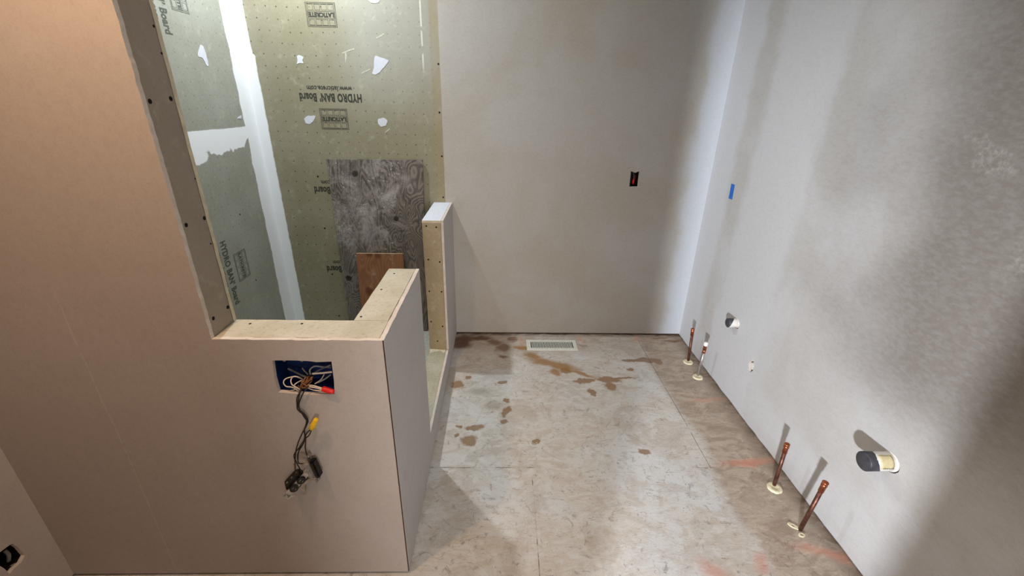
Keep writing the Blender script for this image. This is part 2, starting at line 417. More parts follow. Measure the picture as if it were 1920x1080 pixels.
def smoothpts(P, k=8):
    P = [Vector(p) for p in P]
    if len(P) < 3: return P
    Q = [P[0] * 2 - P[1]] + P + [P[-1] * 2 - P[-2]]; out = []
    for i in range(1, len(Q) - 2):
        a, b, c, d = Q[i - 1:i + 3]
        for j in range(k):
            t = j / k
            out.append(.5 * ((2 * b) + (c - a) * t + (2 * a - 5 * b + 4 * c - d) * t * t + (3 * b - a - 3 * c + d) * t ** 3))
    out.append(P[-1]); return out
def tube(bm, P, r, n=8, k=8, caps=True):
    "r: radius or list of radii per given point"
    rr = r if isinstance(r, (list, tuple)) else None
    if rr is None: pts = smoothpts(P, k) if k > 1 else [Vector(p) for p in P]; rad = [r] * len(pts)
    else: pts = [Vector(p) for p in P]; rad = list(rr)
    rings = []; up = None
    for i, p in enumerate(pts):
        a = pts[max(0, i - 1)]; b = pts[min(len(pts) - 1, i + 1)]; t = (b - a)
        t = t.normalized() if t.length > 1e-9 else Vector((0, 0, 1))
        if up is None: up = t.orthogonal().normalized()
        up = (up - t * up.dot(t)); up = up.normalized() if up.length > 1e-6 else t.orthogonal().normalized()
        s = t.cross(up)
        rings.append([bm.verts.new(p + (up * math.cos(2 * math.pi * j / n) + s * math.sin(2 * math.pi * j / n)) * rad[i]) for j in range(n)])
    for i in range(len(rings) - 1):
        for j in range(n):
            bm.faces.new((rings[i][j], rings[i][(j + 1) % n], rings[i + 1][(j + 1) % n], rings[i + 1][j]))
    if caps: bm.faces.new(rings[0]); bm.faces.new(rings[-1])
def lathe_along(bm, base, direc, prof, n=24, caps=True):
    d = Vector(direc).normalized(); u = d.orthogonal().normalized(); s = d.cross(u); rings = []
    for h, r in prof:
        c = Vector(base) + d * h
        rings.append([bm.verts.new(c + (u * math.cos(2 * math.pi * j / n) + s * math.sin(2 * math.pi * j / n)) * max(r, 1e-5)) for j in range(n)])
    for i in range(len(rings) - 1):
        for j in range(n): bm.faces.new((rings[i][j], rings[i][(j + 1) % n], rings[i + 1][(j + 1) % n], rings[i + 1][j]))
    if caps: bm.faces.new(rings[0]); bm.faces.new(rings[-1])
def screw(parent, pos, ax, sgn, r=.0036):
    "dark countersunk screw head sitting in a dimple with a slight raised burr"
    bm = bmesh.new(); d = Vector((0, 0, 0)); d[ax] = sgn
    lathe_along(bm, Vector(pos) - d * .002, d, [(0, r), (.0026, r), (.0029, r * .75), (.0023, r * .5), (.0022, .0002)], 12)
    o = bmo('screw', bm, M['black'], parent); return o
def text_mesh(name, body, mat, parent, width, height, origin, xdir, ydir, bold=.02, th=.0003, shear=0):
    cu = bpy.data.curves.new(name, 'FONT'); cu.body = body; cu.offset = bold; cu.extrude = .5; cu.resolution_u = 3; cu.shear = shear; cu.space_character = 1.07
    o = bpy.data.objects.new(name, cu); COL.objects.link(o)
    bpy.context.view_layer.update()
    me = bpy.data.meshes.new_from_object(o.evaluated_get(bpy.context.evaluated_depsgraph_get()))
    COL.objects.unlink(o); bpy.data.objects.remove(o); bpy.data.curves.remove(cu)
    xs = [v.co.x for v in me.vertices]; ys = [v.co.y for v in me.vertices]
    x0, x1, y0, y1 = min(xs), max(xs), min(ys), max(ys)
    X, Y = Vector(xdir), Vector(ydir); Z = X.cross(Y)
    for v in me.vertices:
        c = v.co
        v.co = Vector(origin) + X * ((c.x - (x0 + x1) / 2) / (x1 - x0) * width) + Y * ((c.y - (y0 + y1) / 2) / (y1 - y0) * height) + Z * (c.z + .5) * th
    me.materials.clear(); me.name = name
    return link(name, me, mat, parent)

# ------------------------------------------------------------------ floor and ceiling
fl = boxo('floor', (XL - .05, YBACK, -.03), (XR + .05, YB + .05, 0), M['floor']); tag(fl, kind='structure')
ce = boxo('ceiling', (XL - .1, YBACK - .1, H), (XR + .1, YB + .1, H + .02), M['ceil']); tag(ce, kind='structure')

# ------------------------------------------------------------------ back wall (drywall right of the shower)
XE = -.343
ob = [tuple(at(*p, 1, YB))[::2] for p in [(1180, 350), (1196, 350), (1199, 321), (1191, 324), (1183, 321)]]
wb = slab('wall_back', 1, YB, BD, jag(rect(XE, XR, GAP, H), .03, .0008, {3}), [ob], [M['dry_back'], M['gyps']]); tag(wb, kind='structure')
bm = bmesh.new(); box(bm, (XE, YB + BD, 0), (XR, YB + BD + .03, GAP + .03))
bmo('bottom_plate', bm, M['core'], wb)

# ------------------------------------------------------------------ right wall with pipe holes
S1 = at(1668, 864, 0, XR); S2 = at(1378, 606, 0, XR); S3 = at(1409, 686, 0, XR)
S1 = Vector((XR, 1.045, .447)); S2 = Vector((XR, 2.040, .430))
h1 = circ(S1.y - .003, S1.z, .036, .033, 26, .03)
h2 = circ(S2.y - .002, S2.z - .003, .032, .026, 22, .06)
h3 = [(S3.y + a, S3.z + b) for a, b in [(.014, -.024), (.006, -.036), (-.006, -.036), (-.014, -.024), (-.022, -.008), (-.021, .012), (-.008, .022), (-.003, .040), (.005, .042), (.009, .022), (.021, .012), (.023, -.008)]]
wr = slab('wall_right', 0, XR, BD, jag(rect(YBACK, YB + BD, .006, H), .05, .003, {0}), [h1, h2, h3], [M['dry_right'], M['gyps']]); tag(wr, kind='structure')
bm = bmesh.new(); box(bm, (XR + BD, YBACK, 0), (XR + BD + .06, YB, .04))
bmo('bottom_plate', bm, M['core'], wr)
bm = bmesh.new(); box(bm, (XR + .09, YBACK, 0), (XR + .10, YB, H))
bmo('cavity_back', bm, M['black'], wr)

# ------------------------------------------------------------------ left wall of the near room, wall behind the camera
hl = [tuple(at(*p, 0, XL))[1:] for p in [(22, 1019), (34, 1026), (47, 1041), (40, 1054), (26, 1066), (18, 1076), (8, 1066), (-8, 1056), (-14, 1048), (2, 1034)]]
wl = slab('wall_left', 0, XL, -BD, rect(YBACK, YF, .012, H), [hl], [M['dry_left'], M['gyps']]); tag(wl, kind='structure')
wn = slab('wall_rear', 1, YBACK, -.11, [(XL, 0), (DX0, 0), (DX0, DH), (DX1, DH), (DX1, 0), (XR, 0), (XR, H), (XL, H)], [], [M['dry_left'], M['gyps']]); tag(wn, kind='structure')
# the next room beyond the doorway
for nm, a, b in (('wall_hall_left', (-1.9, -2.8, 0), (-1.88, YBACK - .111, H)), ('wall_hall_right', (1.6, -2.8, 0), (1.62, YBACK - .111, H)),
                 ('wall_hall_rear', (-1.9, -2.82, 0), (1.62, -2.8, H)), ('floor_hall', (-1.9, -2.8, -.03), (1.62, YBACK - .0, 0)), ('ceiling_hall', (-1.9, -2.8, H), (1.62, YBACK - .1, H + .02)),
                 ('wall_hall_front', (-1.88, YBACK - .13, 0), (XL, YBACK - .111, H))):
    q = boxo(nm, a, b, M['ceil'] if 'ceil' in nm else M['core'] if 'floor' in nm else M['dry_left']); tag(q, kind='structure')

# ------------------------------------------------------------------ shower alcove boards
sb = slab('wall_shower', 1, YB + .004, BD, rect(XS, XE, SF, H), [], [M['bd_back'], M['edge']]); tag(sb, kind='structure')
sl = slab('wall_shower_left', 0, XS, -BD, rect(YF + T, YB + .004, SF, H), [], [M['bd_left'], M['edge']]); tag(sl, kind='structure')
pan = boxo('floor_shower', (XS - .02, YF + T, .001), (XP - T + .003, YB, SF), M['bd_pan']); tag(pan, kind='structure')

def logo(parent, mat, cx, cz, W, Hh, X, Y, origin, name='logo_print'):
    "tile-grid logo with lettering across the middle, drawn in thin printed strokes"
    X, Y = Vector(X), Vector(Y); Z = X.cross(Y); O = Vector(origin); bm = bmesh.new()
    def bar(x0, x1, y0, y1):
        vs = [bm.verts.new(O + X * x + Y * y + Z * z) for x in (x0, x1) for y in (y0, y1) for z in (0, .0003)]
        for f in ((0, 1, 3, 2), (4, 6, 7, 5), (0, 4, 5, 1), (2, 3, 7, 6), (0, 2, 6, 4), (1, 5, 7, 3)): bm.faces.new([vs[i] for i in f])
    def frame(x0, x1, y0, y1, t):
        bar(x0, x1, y0, y0 + t); bar(x0, x1, y1 - t, y1); bar(x0, x0 + t, y0 + t, y1 - t); bar(x1 - t, x1, y0 + t, y1 - t)
    w2, h2 = W / 2, Hh / 2
    frame(-w2, w2, -h2, h2, .0024); frame(-w2 + .0055, w2 - .0055, -h2 + .0055, h2 - .0055, .0018)
    m_ = Hh * .15
    frame(-w2 + .008, w2 - .008, -m_, m_, .0018)
    cell = (W - .016) / 4
    for i in range(4):
        x0 = -w2 + .008 + i * cell
        for a, b in ((m_ + .004, h2 - .008), (-h2 + .008, -m_ - .004)): frame(x0 + .003, x0 + cell - .003, a, b, .0016)
    lg = bmo(name, bm, mat, parent)
    text_mesh('logo_lettering', 'LATICRETE', mat, lg, W - .022, Hh * .21, O, X, Y, .07)
def print_unit(parent, mat, pos, X, Y, what=('logo', 'name', 'web'), scale=1.0):
    "pos: centre of the product name line"
    P = Vector(pos); X, Y = Vector(X), Vector(Y)
    if 'logo' in what: logo(parent, mat, 0, 0, .155 * scale, .112 * scale, X, Y, P + Y * .112 + X * -.004)
    if 'name' in what: text_mesh('board_lettering', 'HYDRO BAN\u2019 Board', mat, parent, .345 * scale, .046 * scale, P, X, Y, .045)
    if 'web' in what: text_mesh('web_lettering', 'www.laticrete.com', mat, parent, .250 * scale, .027 * scale, P - Y * .047, X, Y, .03)
ys_ = YB + .004
for zc in (1.503, .985, .472):
    print_unit(sb, M['ink'], (-.963, ys_, zc), (-1, 0, 0), (0, 0, -1))
logo(sb, M['ink'], 0, 0, .155, .112, Vector((-1, 0, 0)), Vector((0, 0, -1)), Vector((-.955, ys_, 1.902)))
# left wall print: runs down the wall, letter tops towards the corner
for zc in (.655, 1.905):
    print_unit(sl, M['ink_left'], (XS, 2.115, zc), (0, 0, -1), (0, 1, 0))

# joint compound patches over screw heads (thin, irregular, one each)
def patch(name, parent, ax, val, pix, sgn, th=.0012, mat=None):
    pts = [at(*p, ax, val) for p in pix]
    lp = [(p[AX[ax][0]], p[AX[ax][1]]) for p in pts]
    lp = jag(lp, .006, .0022)
    lp = [(Vector(lp[i - 1]) + Vector(lp[i]) * 2 + Vector(lp[(i + 1) % len(lp)])) / 4 for i in range(len(lp))]
    return slab(name, ax, val + sgn * th, -sgn * th, lp, [], mat or M['compound'], parent)
for pix in ([(703, 104), (712, 107), (729, 113), (722, 124), (712, 136), (704, 141), (697, 138), (702, 126), (701, 114)],
            [(556, 105), (562, 103), (570, 107), (566, 113), (570, 119), (562, 118), (556, 121), (558, 113)],
            [(570, 222), (577, 217), (592, 217), (588, 226), (582, 233), (573, 231)],
            [(709, 223), (719, 220), (727, 226), (724, 236), (714, 238), (708, 231)],
            [(689, 0), (712, 0), (709, 6), (698, 6)]):
    patch('compound_patch', sb, 1, ys_, pix, -1)
for pix in ([(640, 99), (664, 90), (666, 92), (642, 101)], [(646, 98), (650, 97), (649, 118), (648, 118)], [(704, 71), (720, 62), (722, 64), (707, 73)],
            [(722, 247), (732, 240), (731, 243), (720, 251)], [(677, 137), (694, 128), (697, 130), (678, 139)]):
    patch('compound_smear', sb, 1, ys_, pix, -1, .0005, M['smear'])
for pix in ([(375, 84), (380, 85), (385, 98), (388, 110), (391, 125), (387, 124), (380, 109), (371, 106), (372, 96)], [(447, 219), (453, 216), (452, 223), (445, 222)]):
    patch('compound_patch', sl, 0, XS, pix, 1)
for u, v in [(822, 120), (824, 211), (828.5, 293), (831, 370), (596, 331), (609, 428), (623, 514), (636, 592), (744, 119)][:-1]:
    screw(sb, at(u, v, 1, ys_), 1, -1, .0052)
for u, v in [(450, 402), (480, 525)]: screw(sl, at(u, v, 0, XS), 0, 1, .0045)

# ------------------------------------------------------------------ partition: full-height part left of the opening + low part
wp = bmo('wall_partition', (lambda b: (box(b, (XL, YF + BD, 0), (XJ - BD - .002, YF + T - BD, H)),
      box(b, (XJ - BD - .002, YF + BD, 0), (-.612, YF + T - BD, HP - BD - .001)), box(b, (-.612, YF + BD, 0), (-.437, YF + T - BD, .745)),
      box(b, (-.612, YF + .075, .745), (-.437, YF + T - BD, .87)), box(b, (-.612, YF + BD, .87), (-.437, YF + T - BD, HP - BD - .001)),
      box(b, (-.437, YF + BD, 0), (XP - BD, YF + T - BD, HP - BD - .001)),
      box(b, (XP - T + BD, YF + T - BD, 0), (XP - BD, YE - BD, HP - BD - .001))) and b)(bmesh.new()), M['core'])
tag(wp, kind='structure')
hb = [(-.600, .861), (-.560, .862), (-.535, .8615), (-.505, .860), (-.485, .857), (-.445, .859), (-.447, .80), (-.4515, .754), (-.53, .7515), (-.603, .759), (-.605, .80)]
outer = [(XL, GAP), (XP - .0036, GAP), (XP - .0036, HP), (XJ, HP), (XJ, H), (XL, H)]
slab('front_drywall', 1, YF, BD, jag(outer, .018, .0011, {2, 3}), [hb], [M['dry_front'], M['gyps']], wp)
slab('side_drywall', 0, XP, -BD, jag([(YF + .0031, GAP), (YE, GAP), (YE, HP), (YF + .0031, HP)], .02, .0013, {2}), [], [M['dry_half'], M['gyps']], wp)
boxo('corner_gap', (XP - .0035, YF + .0006, GAP), (XP - .0006, YF + .0030, HP - .001), M['core'], wp)
slab('shower_board', 1, YF + T, -BD, jag([(XS, SF), (XP - T, SF), (XP - T, HP - BD), (XJ, HP - BD), (XJ, H), (XS, H)], .03, .0008, {3}), [], [M['bd_back'], M['edge']], wp)
slab('shower_side_board', 0, XP - T, BD, rect(YF + T, YE, SF, HP - BD), [], [M['bd_back'], M['edge']], wp)
jb = slab('jamb_board', 0, XJ - .0012, -BD, jag(rect(YF + BD + .0015, YF + T - BD - .001, HP - BD, H), .03, .0006), [], [M['bd_jamb'], M['edge']], wp)
cb = slab('front_cap_board', 2, HP - .0006, -BD, jag([(XJ, YF + BD + .002), (XP - BD - .002, YF + BD + .002), (XP - BD - .002, YF + T), (XJ, YF + T)], .03, .0007), [], [M['bd_cap'], M['edge']], wp)
sc_ = slab('side_cap_board', 2, HP - .0006, -BD, jag([(XP - T, YF + T + .0018), (XP - BD - .003, YF + T + .0018), (XP - BD - .002, YE), (XP - T, YE)], .03, .0007), [], [M['bd_cap'], M['edge']], wp)
slab('end_board', 1, YE, -BD, rect(XP - T, XP - BD, GAP, HP - BD), [], [M['bd_stub'], M['edge']], wp)
for u, v in [(469, 607), (566, 607), (677, 594), (715, 543), (739, 513)]: screw(wp, at(u, v, 2, HP - .0006), 2, 1, .0036)
for u, v in [(281, 190), (320, 185), (349, 422), (383, 409), (400, 597), (427, 576)]: screw(wp, at(u, v, 0, XJ - .0012), 0, 1, .0052)
for u, v, r in [(288, 49, .0028), (303, 100, .0025), (366, 335, .0022), (395, 457, .0022)]: screw(wp, at(u, v, 0, XJ - .0012), 0, 1, r)

# ------------------------------------------------------------------ half wall stub at the back wall and the curb between
ws = bmo('wall_stub', (lambda b: box(b, (XP - T + BD, YE2 + BD, 0), (XP - BD, YB, HP - BD - .001)) and b)(bmesh.new()), M['core'])
tag(ws, kind='structure')
slab('side_drywall', 0, XP, -BD, jag([(YE2, GAP), (YB, GAP), (YB, HP), (YE2, HP)], .02, .0008, {2}), [], [M['dry_half'], M['gyps']], ws)
slab('end_board', 1, YE2, BD, jag(rect(XP - T, XP - BD - .0015, HC - BD, HP - BD), .03, .0006), [], [M['bd_stub'], M['edge']], ws)
slab('shower_side_board', 0, XP - T, BD, rect(YE2 + BD, YB, SF, HP - BD), [], [M['bd_back'], M['edge']], ws)
slab('top_cap', 2, HP, -BD, jag([(XP - T, YE2), (XP - BD - .001, YE2), (XP - BD - .001, YB), (XP - T, YB)], .02, .0006), [], [M['compound'], M['edge']], ws)
for u, v in [(125, 203), (185, 210), (137, 403), (205, 417), (143, 592), (216, 595), (154, 773), (222, 801), (192, 889)]:
    screw(ws, at(760 + u / 3.18, 360 + v / 3.18, 1, YE2), 1, -1, .0046)
cu_ = empty('shower_curb', (XP - T / 2, (YE + YE2) / 2, 0))
tag(cu_, 'low shower curb capped with dusty olive board, bridging the gap between the two half walls', 'curb')
c1 = boxo('core', (XP - T + BD, YE + .001, .001), (XP - BD, YE2 - .001, HC - BD - .001), M['core'])
c2 = slab('side_drywall', 0, XP, -BD, jag([(YE + .0005, GAP), (YE2 - .0005, GAP), (YE2 - .0005, HC), (YE + .0005, HC)], .02, .0012, {2}), [], [M['dry_half'], M['gyps']])
c3 = slab('top_board', 2, HC - .0006, -BD, rect(XP - T, XP - BD - .001, YE + .0005, YE2 - .0005), [], [M['bd_curb'], M['edge']])
c4 = slab('inner_board', 0, XP - T, BD, rect(YE + .0005, YE2 - .0005, SF + .001, HC - BD - .001), [], [M['bd_curb'], M['edge']])
c5 = slab('compound_patch', 2, HC + .0004, -.001, jag([(XP - T + .002, YE2 - .002), (XP - T + .003, YE2 - .05), (XP - T + .03, YE2 - .03), (XP - T + .06, YE2 - .02), (XP - BD - .012, YE2 - .045), (XP - BD - .004, YE2 - .002)], .01, .003), [], M['edge'])
under(cu_, c1, c2, c3, c4, c5)

# ------------------------------------------------------------------ plywood sheets standing in the shower
def leaning(name, corners_front, th, mats):
    "corners_front: bl, br, tr, tl of the front face; thickness goes towards the wall"
    bm = bmesh.new(); P = [Vector(c) for c in corners_front]
    n = (P[1] - P[0]).cross(P[3] - P[0]).normalized()
    if n.y < 0: n = -n
    a = [bm.verts.new(p) for p in P]; b = [bm.verts.new(p + n * th) for p in P]
    bm.faces.new(a); bm.faces.new(b[::-1])
    for i in range(4):
        f = bm.faces.new((a[i], b[i], b[(i + 1) % 4], a[(i + 1) % 4])); f.material_index = 1
    return bmo(name, bm, mats)
pl = leaning('plywood_sheet', [(-1.028, 2.630, SF + .001), (-.500, 2.630, SF + .001), (-.466, 2.6475, 1.177), (-1.030, 2.6475, 1.172)], .012, [M['ply'], M['ply']])
tag(pl, 'large weathered grey plywood sheet standing against the olive shower board', 'plywood')
sm = leaning('plywood_offcut', [(-.915, 2.560, SF + .001), (-.618, 2.560, SF + .001), (-.622, 2.618, .602), (-.916, 2.618, .600)], .012, [M['ply2'], M['ply_edge']])
tag(sm, 'small reddish brown plywood board leaning on the grey plywood sheet', 'plywood')

# ------------------------------------------------------------------ floor register
rg = empty('floor_register', (.35, 2.515, 0)); tag(rg, 'white slotted metal floor register set in the subfloor near the back wall', 'floor register')
rx0, rx1, ry0, ry1 = .182, .523, 2.443, 2.578
bm = bmesh.new(); top = .006
def ring(bm, o, i, z0, z1):
    a = [bm.verts.new((x, y, z0)) for x, y in o]; b = [bm.verts.new((x, y, z1)) for x, y in i]; c = [bm.verts.new((x, y, z1 - .006)) for x, y in i]
    n = len(a)
    for k in range(n):
        bm.faces.new((a[k], a[(k + 1) % n], b[(k + 1) % n], b[k])); bm.faces.new((b[k], b[(k + 1) % n], c[(k + 1) % n], c[k]))
ix0, ix1, iy0, iy1 = rx0 + .028, rx1 - .028, ry0 + .026, ry1 - .026
O1 = rect(rx0, rx1, ry0, ry1); O2 = rect(rx0 + .005, rx1 - .005, ry0 + .005, ry1 - .005); I = rect(ix0, ix1, iy0, iy1)
a = [[bm.verts.new((x, y, z)) for x, y in L] for L, z in ((O1, .0), (O1, .002), (O2, top), (I, top), (I, -.002))]
for r0, r1 in zip(a, a[1:]):
    for k in range(4): bm.faces.new((r0[k], r0[(k + 1) % 4], r1[(k + 1) % 4], r1[k]))
f1 = bmo('frame', bm, M['regwhite'])
bm = bmesh.new(); N = 30; pw = (ix1 - ix0) / N
for i in range(1, N):
    x = ix0 + i * pw; box(bm, (x - .0022, iy0, .0005), (x + .0022, iy1, top - .0005))
f2 = bmo('louvers', bm, M['regwhite'])
f3 = boxo('duct_shadow_box', (ix0 - .001, iy0 - .001, .0002), (ix1 + .001, iy1 + .001, .0006), M['black'])
f3.name = 'duct_dark_sheet'  # black sheet standing in for the duct's shade below the louvers
under(rg, f1, f2, f3)

# ------------------------------------------------------------------ copper supply pipes
def copper_pipe(foot, tip, label, kind, collar):
    foot = Vector((foot[0], foot[1], 0)); tip = Vector(tip); d = (tip - foot); L = d.length; d.normalize()
    root = empty('copper_pipe', foot); tag(root, label, 'pipe', 'copper water pipes standing up along the right wall')
    r = .0079
    bm = bmesh.new(); lathe_along(bm, foot + d * .0005, d, [(0, r), (L - .045, r)], 20)
    p = bmo('pipe', bm, M['copper_glare'] if kind == 'silver' else M['copper_d'], smooth=True)
    bm = bmesh.new(); lathe_along(bm, foot + d * (L - .048), d, [(0, r + .0002), (0, r + .0018), (.026, r + .0018), (.028, r + .0026), (.034, r + .003), (.036, r + .0014), (.040, r + .0014), (.042, r + .0032), (.047, r + .003), (.048, r - .001), (.044, r - .003)], 20)
    c = bmo('coupling', bm, M['copper'], smooth=True)
    objs = [p, c]
    if kind == 'silver':
        bm = bmesh.new(); lathe_along(bm, foot + d * (L - .020), d, [(0, r + .002), (.001, r + .0045), (.018, r + .0045), (.022, r + .0025), (.024, .002)], 16)
        objs.append(tag(bmo('thread_tape', bm, M['wtape'], smooth=True), 'white tape wrapped around the pipe end'))
        bm = bmesh.new(); lathe_along(bm, foot + d * (L - .070), d, [(0, r + .0002), (0, r + .0012), (.022, r + .0012), (.022, r)], 16)
        objs.append(tag(bmo('sleeve', bm, M['copper'], smooth=True), 'bare copper band'))
    if collar == 'foam':
        bm = bmesh.new(); n = 26; rings = []
        prof = [(1.0, 0.0), (1.0, .003), (.93, .0062), (.7, .0072), (.45, .006), (.3, .004)]
        jt = [1 + random.uniform(-.035, .035) for _ in range(n)]
        cx = foot + Vector((-.006, -.014, 0))
        for k, z in prof:
            rings.append([bm.verts.new(cx + Vector((math.cos(2 * math.pi * j / n) * .031 * k * (jt[j] if k > .5 else 1), math.sin(2 * math.pi * j / n) * .031 * k * (jt[j] if k > .5 else 1), .0004 + z * (1 + .06 * math.sin(j * 1.7))))) for j in range(n)])
        for i in range(len(rings) - 1):
            for j in range(n): bm.faces.new((rings[i][j], rings[i][(j + 1) % n], rings[i + 1][(j + 1) % n], rings[i + 1][j]))
        bm.faces.new(rings[0]); bm.faces.new(rings[-1])
        objs.append(tag(bmo('base_collar', bm, M['foam'], smooth=True), 'cream foam collar sealing the hole in the floor'))
    else:
        for u, v, rot in ((1487, 987, -.75), (1503, 1004, .1)):
            q = at(u, v, 2, 0)
            o = circ(q.x, q.y, .020 if rot < 0 else .012, .009, 22, .05, rot); i = circ(q.x, q.y, .006, .0045, 12, .02, rot)
            objs.append(tag(slab('clamp_ear', 2, .004, -.0035, o, [i], M['foam']), 'cream plastic pipe clamp ear with a screw hole'))
    under(root, *objs); return root
copper_pipe((1.210, 2.328), (1.202, 2.338, .232), 'short brown copper pipe beside the back corner, farthest of the four floor pipes', 'brown', 'foam')
copper_pipe((1.203, 2.164), (1.205, 2.156, .237), 'silvery copper pipe with white tape around its tip, in front of the farthest pipe', 'silver', 'foam')
copper_pipe((1.194, 1.350), (1.186, 1.348, .236), 'brown copper pipe with a round cream foam collar, under the large drain stub', 'brown', 'foam')
copper_pipe((1.174, 1.141), (1.186, 1.130, .262), 'nearest copper pipe, rising beside two small cream clamp ears', 'brown', 'clamp')

# ------------------------------------------------------------------ drain stubs
def drain(c, L, r, label, small):
    root = empty('drain_pipe', c); tag(root, label, 'drain pipe', 'drain stubs coming out of the right wall')
    d = Vector((-1, 0, 0)); c = Vector(c)
    bm = bmesh.new(); lathe_along(bm, c - d * .06, d, [(0, r), (.06 + L - .002, r), (.06 + L, r - .002), (.06 + L, .001)], 36)
    p = bmo('pipe', bm, M['pvc'], smooth=False)
    for f in p.data.polygons: f.use_smooth = abs(f.normal.x) < .5
    bm = bmesh.new(); lathe_along(bm, c + d * -.015, d, [(0, r + .0001), (0, r + .0035), (.012, r + .0035), (.018, r + .002), (.018, r)], 36, False)
    q = bmo('hub', bm, M['pvc'], smooth=True)
    # rubber / taped end: dark sleeve whose inner edge is torn
    n = 40; bm = bmesh.new(); rr = r + .0009; e0, e1, e2 = [], [], []
    for j in range(n):
        t = 2 * math.pi * j / n
        back = L * (.48 if not small else .42) + L * (.22 if not small else .34) * math.sin(t + (2.5 if not small else 1.0)) + random.uniform(-.002, .002)
        o = lambda h, R: bm.verts.new(c + d * h + Vector((0, math.cos(t) * R, math.sin(t) * R)))
        e0.append(o(L - back, rr)); e1.append(o(L - .001, rr + .0004)); e2.append(o(L + .0015, rr - .003))
    for A, B in ((e0, e1), (e1, e2)):
        for j in range(n): bm.faces.new((A[j], A[(j + 1) % n], B[(j + 1) % n], B[j]))
    bm.faces.new(e2)
    s = bmo('end_cap', bm, M['rubber'], smooth=True); tag(s, 'dark grey rubber cap over the pipe end')
    objs = [p, q, s]
    if not small:
        # curled cream label on the upper side of the pipe with worn lettering
        bm = bmesh.new(); A = []
        for j in range(9):
            t = math.radians(187 - j * 11)
            row = []
            for i in range(7):
                h = .012 + i * (L * .62 - .012) / 6
                R = r + .0014
                row.append(bm.verts.new(c + d * h + Vector((0, math.cos(t) * R, math.sin(t) * R))))
            A.append(row)
        for j in range(8):
            for i in range(6): bm.faces.new((A[j][i], A[j][i + 1], A[j + 1][i + 1], A[j + 1][i]))
        lb = bmo('pipe_label', bm, M['pvc_y'], smooth=True); tag(lb, 'cream paper label with worn black lettering')
        sol = lb.modifiers.new('t', 'SOLIDIFY'); sol.thickness = .0005
        objs.append(lb)
        tx = text_mesh('label_lettering', 'OV\u00b7LO', M['black'], lb, .034, .0062, c + d * .030 + Vector((0, -r - .0018, .0)), (1, 0, 0), (0, 0, 1), .0, .0002)
    under(root, *objs)
drain((XR + .002, S1.y, S1.z), .088, .030, 'large white plastic drain stub with dark cap and cream label, nearer on the right wall', False)
drain((XR + .002, S2.y + .001, S2.z), .050, .024, 'small white drain stub with dark end, above the silvery pipe by the back corner', True)
pr = empty('capped_pipe', (XR + .02, S3.y, S3.z)); tag(pr, 'white capped pipe end sitting inside a ragged hole in the right wall', 'pipe')
bm = bmesh.new(); lathe_along(bm, (XR + .075, S3.y, S3.z - .002), (-1, 0, 0), [(0, .0195), (.068, .0195), (.0715, .0175), (.072, .001)], 24)
a = bmo('cap', bm, M['pvc'], smooth=False)
bm = bmesh.new(); lathe_along(bm, (XR + .088, S3.y, S3.z - .002), (-1, 0, 0), [(0, .014), (.012, .014)], 24)
b = bmo('pipe', bm, M['pvc_y'])
under(pr, a, b)

# ------------------------------------------------------------------ blue tape
tp = [tuple(at(u, v, 0, XR))[1:] for u, v in [(1366.2, 372), (1372.8, 374.3), (1373.6, 370), (1378, 346.5), (1371.5, 344.2), (1369, 358)]]
t = slab('painter_tape', 0, XR - .0006, .0005, jag(tp, .02, .0007), [], M['tape']); tag(t, 'short strip of blue masking tape stuck upright on the right wall', 'tape')

# ------------------------------------------------------------------ outlet opening in the back wall
oc = Vector((sum(p[0] for p in ob) / 5, YB, 1.086))
eb = empty('outlet_box', (oc.x, YB + .05, oc.z)); tag(eb, 'black recessed outlet box opening in the back drywall with red connector', 'electrical box')
def openbox(name, x0, x1, z0, z1, y0, y1, mat, th=.002):
    bm = bmesh.new()
    box(bm, (x0 - th, y1, z0 - th), (x1 + th, y1 + th, z1 + th))
    box(bm, (x0 - th, y0, z0 - th), (x0, y1, z1 + th)); box(bm, (x1, y0, z0 - th), (x1 + th, y1, z1 + th))
    box(bm, (x0, y0, z0 - th), (x1, y1, z0)); box(bm, (x0, y0, z1), (x1, y1, z1 + th))
    return bmo(name, bm, mat)
e1 = openbox('box_body', .780, .842, 1.036, 1.134, YB + BD + .0005, YB + .07, M['blackp'])
bm = bmesh.new(); tube(bm, [(.800, YB + .06, 1.126), (.808, YB + .03, 1.120), (.814, YB + .018, 1.098), (.812, YB + .016, 1.08)], .0018)
e2 = tag(bmo('wire', bm, M['wire_gr'], smooth=True), 'grey wire looping down')
bm = bmesh.new(); lathe_along(bm, (.812, YB + .016, 1.083), (-.02, 0, -1), [(0, .004), (.004, .0075), (.024, .006), (.030, .004), (.031, .001)], 14)
e3 = tag(bmo('wire_nut', bm, M['red'], smooth=True), 'red wire nut')
bm = bmesh.new(); tube(bm, [(.822, YB + .06, 1.12), (.826, YB + .03, 1.10), (.820, YB + .03, 1.07), (.816, YB + .05, 1.05)], .0016)
e4 = tag(bmo('wire', bm, M['red'], smooth=True), 'dark red wire')
under(eb, e1, e2, e3, e4)

